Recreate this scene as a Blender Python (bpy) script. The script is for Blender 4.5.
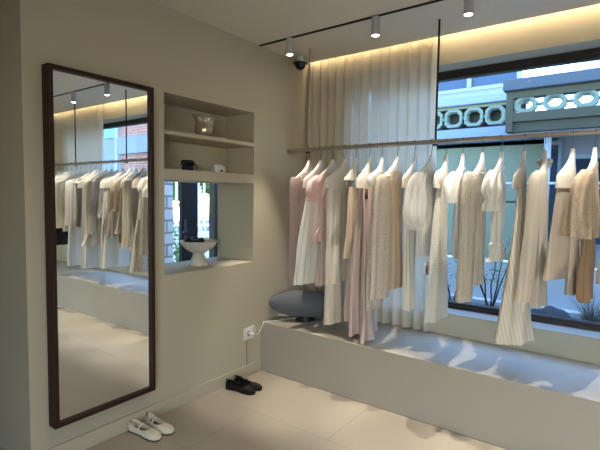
import bpy, bmesh, math, random
from mathutils import Vector, Matrix
for o in list(bpy.data.objects): bpy.data.objects.remove(o)
S = bpy.context.scene
COL = S.collection
PI = math.pi
R_ = math.radians

# ------------------------------------------------------------------ camera
def make_camera():
    yaw, pitch, roll = R_(36.5912), R_(3.599), R_(.8181)
    F = Vector((-math.sin(yaw)*math.cos(pitch), math.cos(yaw)*math.cos(pitch), -math.sin(pitch)))
    rt = Vector((math.cos(yaw), math.sin(yaw), 0)); up = rt.cross(F)
    rr = rt*math.cos(roll)+up*math.sin(roll); uu = up*math.cos(roll)-rt*math.sin(roll)
    cd = bpy.data.cameras.new('camera'); cam = bpy.data.objects.new('camera', cd); COL.objects.link(cam)
    cd.sensor_width = 36; cd.lens = 447.6575/600*36; cd.clip_start = .05; cd.clip_end = 200
    m = Matrix(((rr.x, uu.x, -F.x, 2.5212), (rr.y, uu.y, -F.y, -2.8472), (rr.z, uu.z, -F.z, 1.5), (0, 0, 0, 1)))
    cam.matrix_world = m
    S.camera = cam
make_camera()

# ------------------------------------------------------------------ light
SUN_DIR = Vector((-.45, -1.0, -2.3)).normalized()
w = bpy.data.worlds.new('sky'); S.world = w; w.use_nodes = True
nt = w.node_tree; nt.nodes.clear()
sk = nt.nodes.new('ShaderNodeTexSky'); sk.sky_type = 'NISHITA'; sk.sun_disc = False
sk.sun_elevation = math.asin(-SUN_DIR.z); sk.sun_rotation = math.atan2(-SUN_DIR.x, -SUN_DIR.y)
sk.air_density = 1.0; sk.dust_density = .0; sk.ozone_density = 1.5
bg = nt.nodes.new('ShaderNodeBackground'); bg.inputs[1].default_value = 1.55
out = nt.nodes.new('ShaderNodeOutputWorld')
nt.links.new(sk.outputs[0], bg.inputs[0]); nt.links.new(bg.outputs[0], out.inputs[0])
# daylight of the shopfront behind the camera
ad = bpy.data.lights.new('shopfront_daylight', 'AREA'); ad.shape = 'RECTANGLE'; ad.size = 1.9; ad.size_y = 2.1
ad.energy = 10; ad.color = (1, .97, .90)
ao = bpy.data.objects.new('shopfront_daylight', ad); COL.objects.link(ao)
ao.location = (3.9, -5.05, 1.2); ao.rotation_euler = (PI/2, 0, 0)
S.view_settings.view_transform = 'Standard'; S.view_settings.look = 'None'
S.view_settings.exposure = 0.45; S.view_settings.gamma = 1.0; S.view_settings.use_curve_mapping = False
SPOT_W = 92.0
FILL_SPOT_W = 31.0
LED_STRENGTH = 21.0

# ------------------------------------------------------------------ materials
def srgb(c):
    return tuple(((v/255)/12.92 if v/255 <= .04045 else (((v/255)+.055)/1.055)**2.4) for v in c)
MATS = {}
def mat(name, rgb, rough=.6, metal=0., bump=None, var=None, trans=0., spec=.5, coat=0., sheen=0.):
    """bump=(kind, scale, strength); var=(scale, amount) mottling; trans=translucency of cloth"""
    if name in MATS: return MATS[name]
    m = bpy.data.materials.new(name); m.use_nodes = True; MATS[name] = m
    t = m.node_tree; N = t.nodes; L = t.links
    b = N['Principled BSDF']; o = N['Material Output']
    col = srgb(rgb)
    b.inputs['Base Color'].default_value = (*col, 1); b.inputs['Roughness'].default_value = rough
    b.inputs['Metallic'].default_value = metal; b.inputs['Specular IOR Level'].default_value = spec
    b.inputs['Coat Weight'].default_value = coat; b.inputs['Sheen Weight'].default_value = sheen
    tc = N.new('ShaderNodeTexCoord')
    colsock = None
    if var:
        n = N.new('ShaderNodeTexNoise'); n.inputs['Scale'].default_value = var[0]; n.inputs['Detail'].default_value = 4
        L.new(tc.outputs['Object'], n.inputs['Vector'])
        mx = N.new('ShaderNodeMix'); mx.data_type = 'RGBA'
        mx.inputs[6].default_value = (*[c*(1-var[1]) for c in col], 1); mx.inputs[7].default_value = (*[min(1, c*(1+var[1])) for c in col], 1)
        L.new(n.outputs['Fac'], mx.inputs[0]); colsock = mx.outputs[2]
    if bump:
        kind, sc, st = bump
        mp = N.new('ShaderNodeMapping'); L.new(tc.outputs['Object'], mp.inputs[0])
        if kind == 'noise':
            n = N.new('ShaderNodeTexNoise'); n.inputs['Scale'].default_value = sc; n.inputs['Detail'].default_value = 5; h = n.outputs['Fac']
        elif kind in ('rib', 'stripe', 'wave', 'wood'):
            n = N.new('ShaderNodeTexWave'); n.inputs['Scale'].default_value = sc
            n.bands_direction = {'rib': 'Y', 'stripe': 'X', 'wave': 'Z', 'wood': 'Y'}[kind]
            n.inputs['Distortion'].default_value = {'rib': .5, 'stripe': .12, 'wave': 5, 'wood': 3}[kind]
            n.inputs['Detail'].default_value = 2; n.inputs['Detail Scale'].default_value = 1.5
            if kind == 'stripe': mp.inputs['Rotation'].default_value = (0, R_(12), 0)
            if kind == 'wood': mp.inputs['Scale'].default_value = (1, 1, .06)
            h = n.outputs['Fac']
        else:  # lace / sequin
            n = N.new('ShaderNodeTexVoronoi'); n.inputs['Scale'].default_value = sc; h = n.outputs['Distance']
        L.new(mp.outputs[0], n.inputs['Vector'])
        bp = N.new('ShaderNodeBump'); bp.inputs['Strength'].default_value = st; bp.inputs['Distance'].default_value = .006
        L.new(h, bp.inputs['Height']); L.new(bp.outputs[0], b.inputs['Normal'])
        if kind in ('stripe', 'lace', 'sequin', 'wood', 'wave'):
            mx = N.new('ShaderNodeMix'); mx.data_type = 'RGBA'
            k = {'stripe': .92, 'lace': .84, 'sequin': .72, 'wood': .55, 'wave': .9}[kind]
            mx.inputs[6].default_value = (*[c*k for c in col], 1); mx.inputs[7].default_value = (*[min(1, c*1.08) for c in col], 1)
            rp = N.new('ShaderNodeValToRGB'); rp.color_ramp.elements[0].position = .15; rp.color_ramp.elements[1].position = .6
            L.new(h, rp.inputs[0]); L.new(rp.outputs[0], mx.inputs[0]); colsock = mx.outputs[2]
    if colsock: L.new(colsock, b.inputs['Base Color'])
    if trans:
        tr = N.new('ShaderNodeBsdfTranslucent'); tr.inputs[0].default_value = (*col, 1)
        if colsock: L.new(colsock, tr.inputs[0])
        ms = N.new('ShaderNodeMixShader'); ms.inputs[0].default_value = trans
        L.new(b.outputs[0], ms.inputs[1]); L.new(tr.outputs[0], ms.inputs[2]); L.new(ms.outputs[0], o.inputs[0])
    return m

def glass_mat(name, tint, gloss=.08):
    if name in MATS: return MATS[name]
    m = bpy.data.materials.new(name); m.use_nodes = True; MATS[name] = m
    t = m.node_tree; N = t.nodes; L = t.links; N.clear()
    o = N.new('ShaderNodeOutputMaterial'); tr = N.new('ShaderNodeBsdfTransparent'); tr.inputs[0].default_value = (*tint, 1)
    g = N.new('ShaderNodeBsdfGlossy'); g.inputs['Roughness'].default_value = .02
    lw = N.new('ShaderNodeLayerWeight'); lw.inputs[0].default_value = .25
    mt = N.new('ShaderNodeMath'); mt.operation = 'MULTIPLY'; mt.inputs[1].default_value = gloss*4
    L.new(lw.outputs['Fresnel'], mt.inputs[0])
    ms = N.new('ShaderNodeMixShader'); L.new(mt.outputs[0], ms.inputs[0]); L.new(tr.outputs[0], ms.inputs[1]); L.new(g.outputs[0], ms.inputs[2])
    L.new(ms.outputs[0], o.inputs[0]); return m

def emit_mat(name, rgb, strength):
    m = bpy.data.materials.new(name); m.use_nodes = True; MATS[name] = m
    t = m.node_tree; N = t.nodes; N.clear()
    e = N.new('ShaderNodeEmission'); e.inputs[0].default_value = (*rgb, 1); e.inputs[1].default_value = strength
    o = N.new('ShaderNodeOutputMaterial'); t.links.new(e.outputs[0], o.inputs[0]); return m

def sheer_mat(name, rgb, clear, trans):
    m = bpy.data.materials.new(name); m.use_nodes = True; MATS[name] = m
    t = m.node_tree; N = t.nodes; L = t.links; N.clear(); c = (*srgb(rgb), 1)
    o = N.new('ShaderNodeOutputMaterial'); d = N.new('ShaderNodeBsdfDiffuse'); d.inputs[0].default_value = c
    l = N.new('ShaderNodeBsdfTranslucent'); l.inputs[0].default_value = c
    tr = N.new('ShaderNodeBsdfTransparent')
    a = N.new('ShaderNodeMixShader'); a.inputs[0].default_value = trans; L.new(d.outputs[0], a.inputs[1]); L.new(l.outputs[0], a.inputs[2])
    b = N.new('ShaderNodeMixShader'); b.inputs[0].default_value = clear; L.new(a.outputs[0], b.inputs[1]); L.new(tr.outputs[0], b.inputs[2])
    L.new(b.outputs[0], o.inputs[0]); return m

def tile_mat():
    m = bpy.data.materials.new('floor_tile'); m.use_nodes = True
    t = m.node_tree; N = t.nodes; L = t.links; b = N['Principled BSDF']; b.inputs['Roughness'].default_value = .42
    tc = N.new('ShaderNodeTexCoord'); mp = N.new('ShaderNodeMapping'); mp.inputs['Location'].default_value = (.13, -.02, 0)
    L.new(tc.outputs['Object'], mp.inputs[0])
    br = N.new('ShaderNodeTexBrick'); br.inputs['Scale'].default_value = 1; br.inputs['Brick Width'].default_value = 1.2; br.inputs['Row Height'].default_value = .6
    br.inputs['Mortar Size'].default_value = .0025; br.inputs['Mortar Smooth'].default_value = .3; br.offset = .5
    br.inputs['Color1'].default_value = (*srgb((174, 163, 147)), 1); br.inputs['Color2'].default_value = (*srgb((168, 158, 142)), 1)
    br.inputs['Mortar'].default_value = (*srgb((150, 140, 126)), 1)
    L.new(mp.outputs[0], br.inputs['Vector'])
    n = N.new('ShaderNodeTexNoise'); n.inputs['Scale'].default_value = 60; n.inputs['Detail'].default_value = 6; L.new(tc.outputs['Object'], n.inputs['Vector'])
    rp = N.new('ShaderNodeValToRGB'); rp.color_ramp.elements[0].color = (.86, .86, .86, 1); rp.color_ramp.elements[1].color = (1.05, 1.05, 1.05, 1)
    L.new(n.outputs['Fac'], rp.inputs[0])
    mx = N.new('ShaderNodeMix'); mx.data_type = 'RGBA'; mx.blend_type = 'MULTIPLY'; mx.inputs[0].default_value = 1
    L.new(br.outputs['Color'], mx.inputs[6]); L.new(rp.outputs[0], mx.inputs[7]); L.new(mx.outputs[2], b.inputs['Base Color'])
    return m

def brick_mat(name, c1, c2, mortar, bw, rh, ms, bump=.6, axes=(1, 2)):
    m = bpy.data.materials.new(name); m.use_nodes = True
    t = m.node_tree; N = t.nodes; L = t.links; b = N['Principled BSDF']; b.inputs['Roughness'].default_value = .85
    tc = N.new('ShaderNodeTexCoord'); sp = N.new('ShaderNodeSeparateXYZ'); cb = N.new('ShaderNodeCombineXYZ')
    L.new(tc.outputs['Object'], sp.inputs[0]); L.new(sp.outputs[axes[0]], cb.inputs[0]); L.new(sp.outputs[axes[1]], cb.inputs[1])
    br = N.new('ShaderNodeTexBrick'); br.inputs['Scale'].default_value = 1; br.inputs['Brick Width'].default_value = bw; br.inputs['Row Height'].default_value = rh
    br.inputs['Mortar Size'].default_value = ms
    br.inputs['Color1'].default_value = (*srgb(c1), 1); br.inputs['Color2'].default_value = (*srgb(c2), 1); br.inputs['Mortar'].default_value = (*srgb(mortar), 1)
    L.new(cb.outputs[0], br.inputs['Vector']); L.new(br.outputs['Color'], b.inputs['Base Color'])
    bp = N.new('ShaderNodeBump'); bp.inputs['Strength'].default_value = bump; bp.inputs['Distance'].default_value = .02; bp.invert = True
    L.new(br.outputs['Fac'], bp.inputs['Height']); L.new(bp.outputs[0], b.inputs['Normal'])
    return m

WALL = mat('plaster', (188, 178, 156), .9, bump=('noise', 90, .04), spec=.2)
CEIL = mat('ceiling_paint', (224, 215, 196), .95, spec=.15)
BENCHM = mat('bench_paint', (170, 162, 148), .36)
DARKFR = mat('bronze_aluminium', (52, 45, 42), .4, .3)
WALNUT = mat('walnut_wood', (54, 32, 22), .55, spec=.25, bump=('wood', 60, .15))
NICKEL = mat('brushed_nickel', (172, 164, 152), .42, .75)
BLACKM = mat('black_metal', (30, 29, 28), .45, .4)
STEEL = mat('hook_steel', (88, 84, 78), .35, .9)

# ------------------------------------------------------------------ mesh helpers
def link(name, bm, m, parent=None, smooth=False, ang=40, loc=None):
    me = bpy.data.meshes.new(name)
    bmesh.ops.recalc_face_normals(bm, faces=bm.faces)
    if smooth:
        for f in bm.faces: f.smooth = True
        for e in bm.edges:
            if len(e.link_faces) == 2 and e.calc_face_angle(0) > R_(ang): e.smooth = False
    bm.to_mesh(me); bm.free()
    o = bpy.data.objects.new(name, me); COL.objects.link(o)
    if m: me.materials.append(m)
    if parent: o.parent = parent
    if loc: o.location = loc
    return o
def tag(o, label, cat, group=None, kind=None):
    o['label'] = label; o['category'] = cat
    if group: o['group'] = group
    if kind: o['kind'] = kind
    return o
def thing(name, label, cat, loc=(0, 0, 0), rz=0, group=None):
    o = bpy.data.objects.new(name, None); COL.objects.link(o); o.empty_display_size = .05
    o.location = loc; o.rotation_euler = (0, 0, rz); return tag(o, label, cat, group)
def struct(name, bm, m, parent=None, **k):
    o = link(name, bm, m, parent, **k)
    if not parent: o['kind'] = 'structure'
    return o
def box(bm, x0, x1, y0, y1, z0, z1, bev=0, seg=2):
    r = bmesh.ops.create_cube(bm, size=1)
    for v in r['verts']:
        v.co = Vector((x0+(v.co.x+.5)*(x1-x0), y0+(v.co.y+.5)*(y1-y0), z0+(v.co.z+.5)*(z1-z0)))
    if bev:
        es = list({e for v in r['verts'] for e in v.link_edges})
        bmesh.ops.bevel(bm, geom=es, offset=bev, segments=seg, affect='EDGES', profile=.6)
    return bm
def B(*a, **k): return box(bmesh.new(), *a, **k)
def loft(bm, rings, cap0=False, cap1=False, close=True):
    V = [[bm.verts.new(p) for p in r] for r in rings]
    n = len(V[0])
    for a, b in zip(V, V[1:]):
        for j in range(n if close else n-1):
            bm.faces.new((a[j], a[(j+1) % n], b[(j+1) % n], b[j]))
    if cap0: bm.faces.new(V[0])
    if cap1: bm.faces.new(list(reversed(V[-1])))
    return bm
def lathe(bm, prof, cx=0, cy=0, cz=0, n=32, cap0=True, cap1=True, f=None):
    rings = []
    for i, (r, z) in enumerate(prof):
        ring = []
        for j in range(n):
            a = 2*PI*j/n; rr = r; zz = z
            if f: rr, zz = f(r, z, a, i)
            ring.append((cx+rr*math.cos(a), cy+rr*math.sin(a), cz+zz))
        rings.append(ring)
    return loft(bm, rings, cap0, cap1)
def catmull(pts, sub):
    out = []
    n = len(pts)
    for i in range(n-1):
        p0, p1, p2, p3 = pts[max(i-1, 0)], pts[i], pts[i+1], pts[min(i+2, n-1)]
        for s in range(sub):
            t = s/sub
            out.append(tuple(.5*((2*b)+(c-a)*t+(2*a-5*b+4*c-d)*t*t+(-a+3*b-3*c+d)*t**3) for a, b, c, d in zip(p0, p1, p2, p3)))
    out.append(tuple(pts[-1])); return out
def tube(bm, pts, r, n=8, sub=6, taper=None):
    P = [Vector(p) for p in (catmull(pts, sub) if sub > 1 else pts)]
    rings = []; up = Vector((.31, .17, .93)).normalized()
    for i, p in enumerate(P):
        t = (P[min(i+1, len(P)-1)]-P[max(i-1, 0)]).normalized()
        a = t.cross(up)
        if a.length < .05: a = t.cross(Vector((1, 0, 0)))
        a.normalize(); b = t.cross(a).normalized(); up = a.cross(t).normalized() if False else up
        rr = r if not taper else r*taper(i/(len(P)-1))
        rings.append([p+a*rr*math.cos(2*PI*j/n)+b*rr*math.sin(2*PI*j/n) for j in range(n)])
    return loft(bm, rings, True, True)

# ------------------------------------------------------------------ setting
struct('floor', B(-.43, 5.35, -5.0, 0.0, -.1, 0), tile_mat())
struct('floor_entry', B(-3.2, -.43, -5.0, -1.84, -.1, 0), tile_mat())
bm = bmesh.new()
X0 = -.43
box(bm, X0, 0, -1.838, 1.0, 0, .9546)
box(bm, X0, 0, -1.838, 1.0, 2.1786, 2.90)
box(bm, X0, 0, -1.838, -.979, .9546, 2.1786)
box(bm, X0, 0, -.1, 1.0, .9546, 2.1786)
box(bm, X0, 0, -.979, -.1, 1.604, 1.676)
box(bm, X0, -.33, -.979, -.1, 1.676, 2.1786)
wl = struct('wall_left', bm, WALL)
link('niche_shelf', B(-.33, -.001, -.979, -.1, 1.908, 1.935), WALL, wl)
struct('wall_entry', B(-3.2, -.43, -1.838, -1.70, 0, 2.75), WALL)
struct('wall_far_left', B(-3.35, -3.2, -5.0, -1.7, 0, 2.75), WALL)
bm = bmesh.new()
WX0, WX1, WZ0, WZ1 = .45, 4.7, .593, 2.54
box(bm, 0, WX0, .66, 1.0, 0, 2.9); box(bm, WX1, 5.35, .66, 1.0, 0, 2.9)
box(bm, WX0, WX1, .66, 1.0, 0, WZ0); box(bm, WX0, WX1, .66, 1.0, WZ1, 2.9)
struct('wall_back', bm, WALL)
struct('wall_right', B(5.35, 5.5, -5.0, 1.0, 0, 2.9), WALL)
bm = bmesh.new()
box(bm, -3.35, 2.9, -5.15, -5.0, 0, 2.75); box(bm, 4.9, 5.5, -5.15, -5.0, 0, 2.75); box(bm, 2.9, 4.9, -5.15, -5.0, 2.3, 2.75)
struct('wall_front', bm, WALL)
sf = struct('window_2', B(2.9, 4.9, -5.13, -5.07, 0, .08), DARKFR)
for x in (2.9, 3.87, 4.84): link('mullion', B(x, x+.06, -5.13, -5.07, .08, 2.3), DARKFR, sf)
bm = bmesh.new()
box(bm, 0, 5.35, -5.0, .575, 2.733, 2.80)
box(bm, -3.2, 0, -5.0, -1.838, 2.733, 2.80)
struct('ceiling', bm, CEIL)
struct('ceiling_cove', B(0, 5.35, .50, 1.0, 2.90, 2.96), CEIL)
# built-in bench under the window
struct('trim_1', B(0, 5.35, 0, .66, 0, .4248, bev=.003, seg=1), BENCHM)
bb = struct('baseboard_left', B(0, .012, -1.838, 0, 0, .0955, bev=.002, seg=1), WALL)
# window
wf = bmesh.new()
box(wf, WX0, WX1, .845, .93, WZ0, WZ0+.03); box(wf, WX0, WX1, .855, .92, WZ0+.03, WZ0+.052)
box(wf, WX0, WX1, .845, .93, WZ1-.035, WZ1); box(wf, WX0, WX1, .855, .92, WZ1-.066, WZ1-.035)
box(wf, WX0, WX0+.05, .85, .93, WZ0, WZ1); box(wf, WX1-.05, WX1, .85, .93, WZ0, WZ1)
wn = struct('window_1', wf, DARKFR)
link('window_pane', B(WX0+.05, WX1-.05, .880, .888, WZ0+.052, WZ1-.066), glass_mat('window_glass', (.88, .95, 1.0)), wn)
link('window_sill', B(WX0, WX1, .655, .85, WZ0-.001, WZ0+.003), BENCHM, wn)
# niche window
nw = struct('window_3', B(X0-.02, X0, -.995, -.085, .935, .955), DARKFR)
link('window_pane', B(X0-.012, X0-.004, -.979, -.1, .955, 1.604), glass_mat('niche_glass', (.97, .98, .98), .05), nw)

# ------------------------------------------------------------------ LED strip, track, spotlights, camera
tag(link('led_strip_light', B(.02, 5.2, .578, .590, 2.795, 2.807), emit_mat('warm_led', (1, .82, .54), LED_STRENGTH)),
    'warm LED strip hidden in the ceiling slot above the curtain', 'light strip')
tag(link('lighting_track', B(.01, 4.6, -.056, -.044, 2.722, 2.733), BLACKM), 'thin black lighting track running along the ceiling', 'lighting track')
whitem = mat('white_powder_coat', (186, 184, 182), .5)
bulb = emit_mat('lamp_face', (1, .93, .8), 14)
names = ['nearest the left wall', 'second from the left wall', 'third from the left wall, above the window',
         'seen only in the mirror before the reflected window', 'seen only in the mirror, before the far curtain', 'farthest along the track, beyond the picture']
for i, x in enumerate((.322, 1.06, 1.676, 2.34, 3.07, 3.8)):
    t = thing('ceiling_spotlight', 'white cylinder spotlight on the black track, '+names[i], 'spotlight', (x, -.05, 2.600), 0, 'cylinder spotlights on the ceiling track')
    link('housing', lathe(bmesh.new(), [(.022, .004), (.027, 0), (.029, .002), (.029, .12), (.027, .124)], n=24), whitem, t, smooth=True)
    link('lens', lathe(bmesh.new(), [(.022, .0035), (.0225, .0005), (.018, -.0015), (.006, -.002)], n=20), bulb, t, smooth=True)
    ld = bpy.data.lights.new('spot', 'SPOT'); ld.energy = SPOT_W; ld.spot_size = R_(41); ld.spot_blend = .55; ld.shadow_soft_size = .006; ld.color = (1, .92, .80)
    lo = bpy.data.objects.new('spot_lamp', ld); COL.objects.link(lo); lo.location = (0, 0, -.012); lo.parent = t
# unseen second track with fill spotlights, added to brighten floor and walls
tag(link('lighting_track', B(.4, 4.9, -1.606, -1.594, 2.722, 2.733), BLACKM), 'added black track for fill spotlights, out of view over the middle of the shop', 'lighting track')
for i, x in enumerate((1.3, 2.2, 3.2, 4.2)):
    t = thing('ceiling_spotlight', ['first', 'second', 'third', 'fourth'][i]+' added white fill spotlight from the left wall on the unseen middle track', 'spotlight', (x, -1.60, 2.600), 0, 'added fill spotlights on the unseen middle track')
    link('housing', lathe(bmesh.new(), [(.022, .004), (.027, 0), (.029, .002), (.029, .12), (.027, .124)], n=24), whitem, t, smooth=True)
    link('lens', lathe(bmesh.new(), [(.022, .0035), (.0225, .0005), (.018, -.0015), (.006, -.002)], n=20), bulb, t, smooth=True)
    ld = bpy.data.lights.new('spot', 'SPOT'); ld.energy = FILL_SPOT_W; ld.spot_size = R_(120); ld.spot_blend = 1; ld.shadow_soft_size = .06; ld.color = (1, .90, .74)
    lo = bpy.data.objects.new('spot_lamp', ld); COL.objects.link(lo); lo.location = (0, 0, -.012); lo.parent = t
t = thing('security_camera', 'black dome security camera under the ceiling beside the curtain', 'security camera', (.105, .38, 2.648))
link('mount', lathe(bmesh.new(), [(.03, .085), (.034, .05), (.052, .040), (.055, .034)], n=28), mat('camera_white', (205, 210, 205), .4), t, smooth=True)
link('rim', lathe(bmesh.new(), [(.058, .034), (.066, .030), (.066, .022), (.05, .014)], n=28), mat('camera_black', (18, 18, 20), .3), t, smooth=True)
link('dome', lathe(bmesh.new(), [(.046, .02), (.044, 0), (.035, -.017), (.02, -.027), (.006, -.031)], n=28), mat('dome_black', (10, 10, 12), .08), t, smooth=True)

# ------------------------------------------------------------------ rail
t = thing('clothes_rail', 'long brushed metal clothes rail hung from the ceiling in front of the window', 'clothes rail', (.097, .228, 1.895))
link('bar', tube(bmesh.new(), [(0, 0, 0), (4.85, 0, 0)], .0165, 20, 1), NICKEL, t, smooth=True)
for x in (.295, 1.39, 2.45, 3.63, 4.75):
    link('hanging_rod', tube(bmesh.new(), [(x-.097, .026, -.02), (x-.097, .026, .838)], .0075, 12, 1), BLACKM if x > .5 else NICKEL, t, smooth=True)
    link('bracket', B(x-.117, x-.082, .012, .036, -.024, .02, bev=.003, seg=1), BLACKM, t)

# ------------------------------------------------------------------ curtains
def curtain(x0, x1, y, z0, z1, pitch, seed, label):
    rnd = random.Random(seed); nx = int((x1-x0)/pitch*14); nz = 26
    ph = [rnd.uniform(-.5, .5) for _ in range(80)]
    rings = []
    for i in range(nz+1):
        v = i/nz; z = z1+(z0-z1)*v; row = []
        for j in range(nx+1):
            s = j/nx*(x1-x0)/pitch; k = int(s)
            a = 2*PI*s+ph[k % 80]*(1-s % 1)+ph[(k+1) % 80]*(s % 1)
            am = .027+.004*math.sin(k*2.3+1)+.003*v*math.sin(s*1.7+v*4)
            dx = .006*math.sin(2*a+.6)+.010*v*math.sin(s*.9+v*2.2)
            row.append((x0+j/nx*(x1-x0)+dx, y+am*math.sin(a)*(.85+.2*v), z))
        rings.append(row)
    o = link('curtain', loft(bmesh.new(), rings, close=False), CURT, smooth=True, ang=180)
    return tag(o, label, 'curtain', 'sheer curtains beside the window')
CURT = sheer_mat('sheer_linen', (226, 217, 198), .04, .34)
curtain(.03, 1.255, .622, .432, 2.86, .086, 3, 'sheer off-white pleated curtain hanging in the left corner, behind the first garments')
curtain(3.6, 5.1, .622, .432, 2.86, .086, 8, 'sheer off-white pleated curtain at the far end of the window, seen in the mirror')

# ------------------------------------------------------------------ mirror
MIR = bpy.data.materials.new('mirror_silver'); MIR.use_nodes = True
b = MIR.node_tree.nodes['Principled BSDF']; b.inputs['Metallic'].default_value = 1; b.inputs['Roughness'].default_value = .012; b.inputs['Base Color'].default_value = (.86, .89, .88, 1)
t = thing('wall_mirror', 'tall full-length mirror in a dark walnut frame on the left wall', 'mirror', (.002, -1.426, .2250), R_(.28))
ya, yb, zb, D = -.318, .318, 1.945, .076
# mitred frame: outer and inner rectangle lofted round
def frame_ring(o0, o1, o2, o3, wdt, d):
    prof = [(0, 0), (d-.004, 0), (d, .004), (d, wdt-.003), (d-.003, wdt), (0, wdt)]
    rings = []
    for (y, z, sy, sz) in ((o0, o2, 1, 1), (o1, o2, -1, 1), (o1, o3, -1, -1), (o0, o3, 1, -1)):
        rings.append([(x, y+sy*i, z+sz*i) for x, i in prof])
    rings.append(rings[0]); bm = bmesh.new(); loft(bm, rings); bmesh.ops.remove_doubles(bm, verts=bm.verts, dist=1e-6); return bm
link('frame', frame_ring(ya, yb, 0, zb, .024, D), WALNUT, t)
link('mirror_glass', B(.002, .054, ya+.022, yb-.022, .022, zb-.022), MIR, t)

# ------------------------------------------------------------------ niche objects
pearl = mat('pearl_glaze', (172, 158, 138), .2, .35, bump=('noise', 9, .35), coat=.6)
def vasef(r, z, a, i):
    k = min(1, i/9); up = max(0, (z-.09)/.09)
    rr = r*(1+.10*k*math.sin(3*a+1.2)+.07*k*math.sin(5*a+z*30)) + .020*up*max(0, math.cos(a+PI/2+.3))**3
    zz = z*(1+.0) + up*(.010*math.sin(3*a+.4)+.006*math.sin(5*a))
    return rr, zz
bm = bmesh.new()
lathe(bm, [(.046, 0), (.054, .004), (.066, .03), (.075, .06), (.074, .085), (.066, .11), (.064, .135), (.070, .16), (.074, .172), (.070, .170), (.062, .14), (.058, .1), (.05, .05), (.02, .03)], n=48, f=vasef)
bmesh.ops.translate(bm, vec=(-.16, -.488, 1.936), verts=bm.verts)
tag(link('vase', bm, pearl, smooth=True, ang=180), 'pearly beige vase with a pinched wavy rim on the top niche shelf', 'vase')
blk = mat('black_leather', (16, 15, 15), .5, spec=.3)
t = thing('jewellery_bag', 'small black pouch with a thin loop strap on the middle niche shelf', 'pouch', (-.17, -.643, 1.677))
bm = bmesh.new()
P = [(0, .053, .022), (.006, .054, .024), (.03, .048, .021), (.045, .045, .019), (.052, .056, .026), (.07, .058, .028), (.082, .052, .024), (.086, .04, .016)]
loft(bm, [[(hx*math.cos(2*PI*j/28), hy*(abs(math.sin(2*PI*j/28))**.7)*(1 if math.sin(2*PI*j/28) > 0 else -1), z) for j in range(28)] for z, hy, hx in P], True, True)
link('body', bm, blk, t, smooth=True)
link('strap', tube(bmesh.new(), [(.0, .05, .075), (.0, .072, .062), (.0, .083, .035), (.0, .08, .003)], .0022, 8), blk, t, smooth=True)
cer = mat('white_ceramic', (232, 226, 216), .3, coat=.3)
t = thing('ceramic_ornament', 'small rounded white ceramic animal-like ornament on the middle niche shelf', 'ornament', (-.16, -.345, 1.677))
bm = bmesh.new()
lathe(bm, [(.03, 0), (.042, .004), (.050, .025), (.050, .045), (.042, .062), (.024, .072), (.006, .075)], n=28, f=lambda r, z, a, i: (r*(1-.06*math.cos(2*a)), z))
link('body', bm, cer, t, smooth=True)
for s in (-1, 1):
    link('ear', lathe(bmesh.new(), [(.002, -.040), (.008, -.036), (.012, -.018), (.011, .004), (.007, .014), (.002, .018)], cx=.018, cy=s*.048, cz=.042, n=16), cer, t, smooth=True)
link('nose', lathe(bmesh.new(), [(.002, -.008), (.008, -.005), (.009, 0), (.007, .006), (.002, .008)], cx=.047, cy=-.008, cz=.022, n=14), blk, t, smooth=True)
marble = mat('travertine', (206, 200, 190), .55, var=(22, .35), bump=('noise', 40, .15))
t = thing('pedestal_bowl', 'white marble pedestal bowl holding black accessories in the lower niche', 'bowl', (-.19, -.520, .9546))
bm = bmesh.new()
lathe(bm, [(.074, 0), (.078, .004), (.078, .012), (.058, .05), (.044, .085), (.046, .098)], n=40)
link('pedestal', bm, marble, t, smooth=True)
bm = bmesh.new()
lathe(bm, [(.044, .096), (.072, .112), (.108, .135), (.134, .165), (.144, .19), (.139, .193), (.126, .172), (.10, .145), (.06, .126), (.02, .122)], n=48)
link('bowl_dish', bm, marble, t, smooth=True)
bm = bmesh.new()
rings = []
for i in range(25):
    a = 2*PI*i/24; rings.append([((.05+(.024+.006*math.sin(7*a))*math.cos(2*PI*j/10))*math.cos(a)-.2, (.058+(.024+.006*math.sin(5*a))*math.cos(2*PI*j/10))*math.sin(a)-.55, 1.145+(.024+.008*math.sin(3*a))*math.sin(2*PI*j/10)) for j in range(10)])
loft(bm, rings); bmesh.ops.remove_doubles(bm, verts=bm.verts, dist=1e-5)
tag(link('hair_scrunchie', bm, blk, smooth=True, ang=180), 'black gathered hair accessory lying in the marble bowl', 'hair accessory')
bm = bmesh.new(); lathe(bm, [(.02, 0), (.026, .003), (.028, .03), (.025, .036), (.01, .038)], cx=-.19, cy=-.455, cz=1.13, n=20)
tag(link('trinket_box', bm, cer, smooth=True), 'tiny cream pot standing at the right side of the marble bowl', 'trinket')

# ------------------------------------------------------------------ outlet and cables
wpl = mat('outlet_plastic', (228, 222, 214), .35)
t = thing('wall_outlet', 'white square wall outlet above the baseboard beside the bench', 'outlet', (0, -.155, .31))
link('plate', B(0, .008, -.06, .06, 0, .10, bev=.003), wpl, t)
link('socket', lathe(bmesh.new(), [(.019, 0), (.021, .003), (.018, .004), (.017, .001), (.004, .001)], n=24), mat('socket_grey', (150, 144, 136), .5), t, smooth=True)
t.children[1].rotation_euler = (0, PI/2, 0); t.children[1].location = (.008, 0, .05)
t = thing('power_cord', 'white power cord with plug running from the outlet up onto the bench', 'cord', (.008, -.155, .31))
link('plug', tube(bmesh.new(), [(.002, .005, .05), (.03, .005, .05), (.04, .012, .049)], .015, 14, 2), wpl, t, smooth=True)
link('cable', tube(bmesh.new(), [(.04, .012, .049), (.05, .05, .042), (.04, .09, .055), (.03, .135, .09), (.03, .156, .118), (.05, .18, .1182), (.09, .27, .1182), (.14, .40, .1182), (.19, .48, .1182)], .0035, 8), wpl, t, smooth=True)
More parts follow.
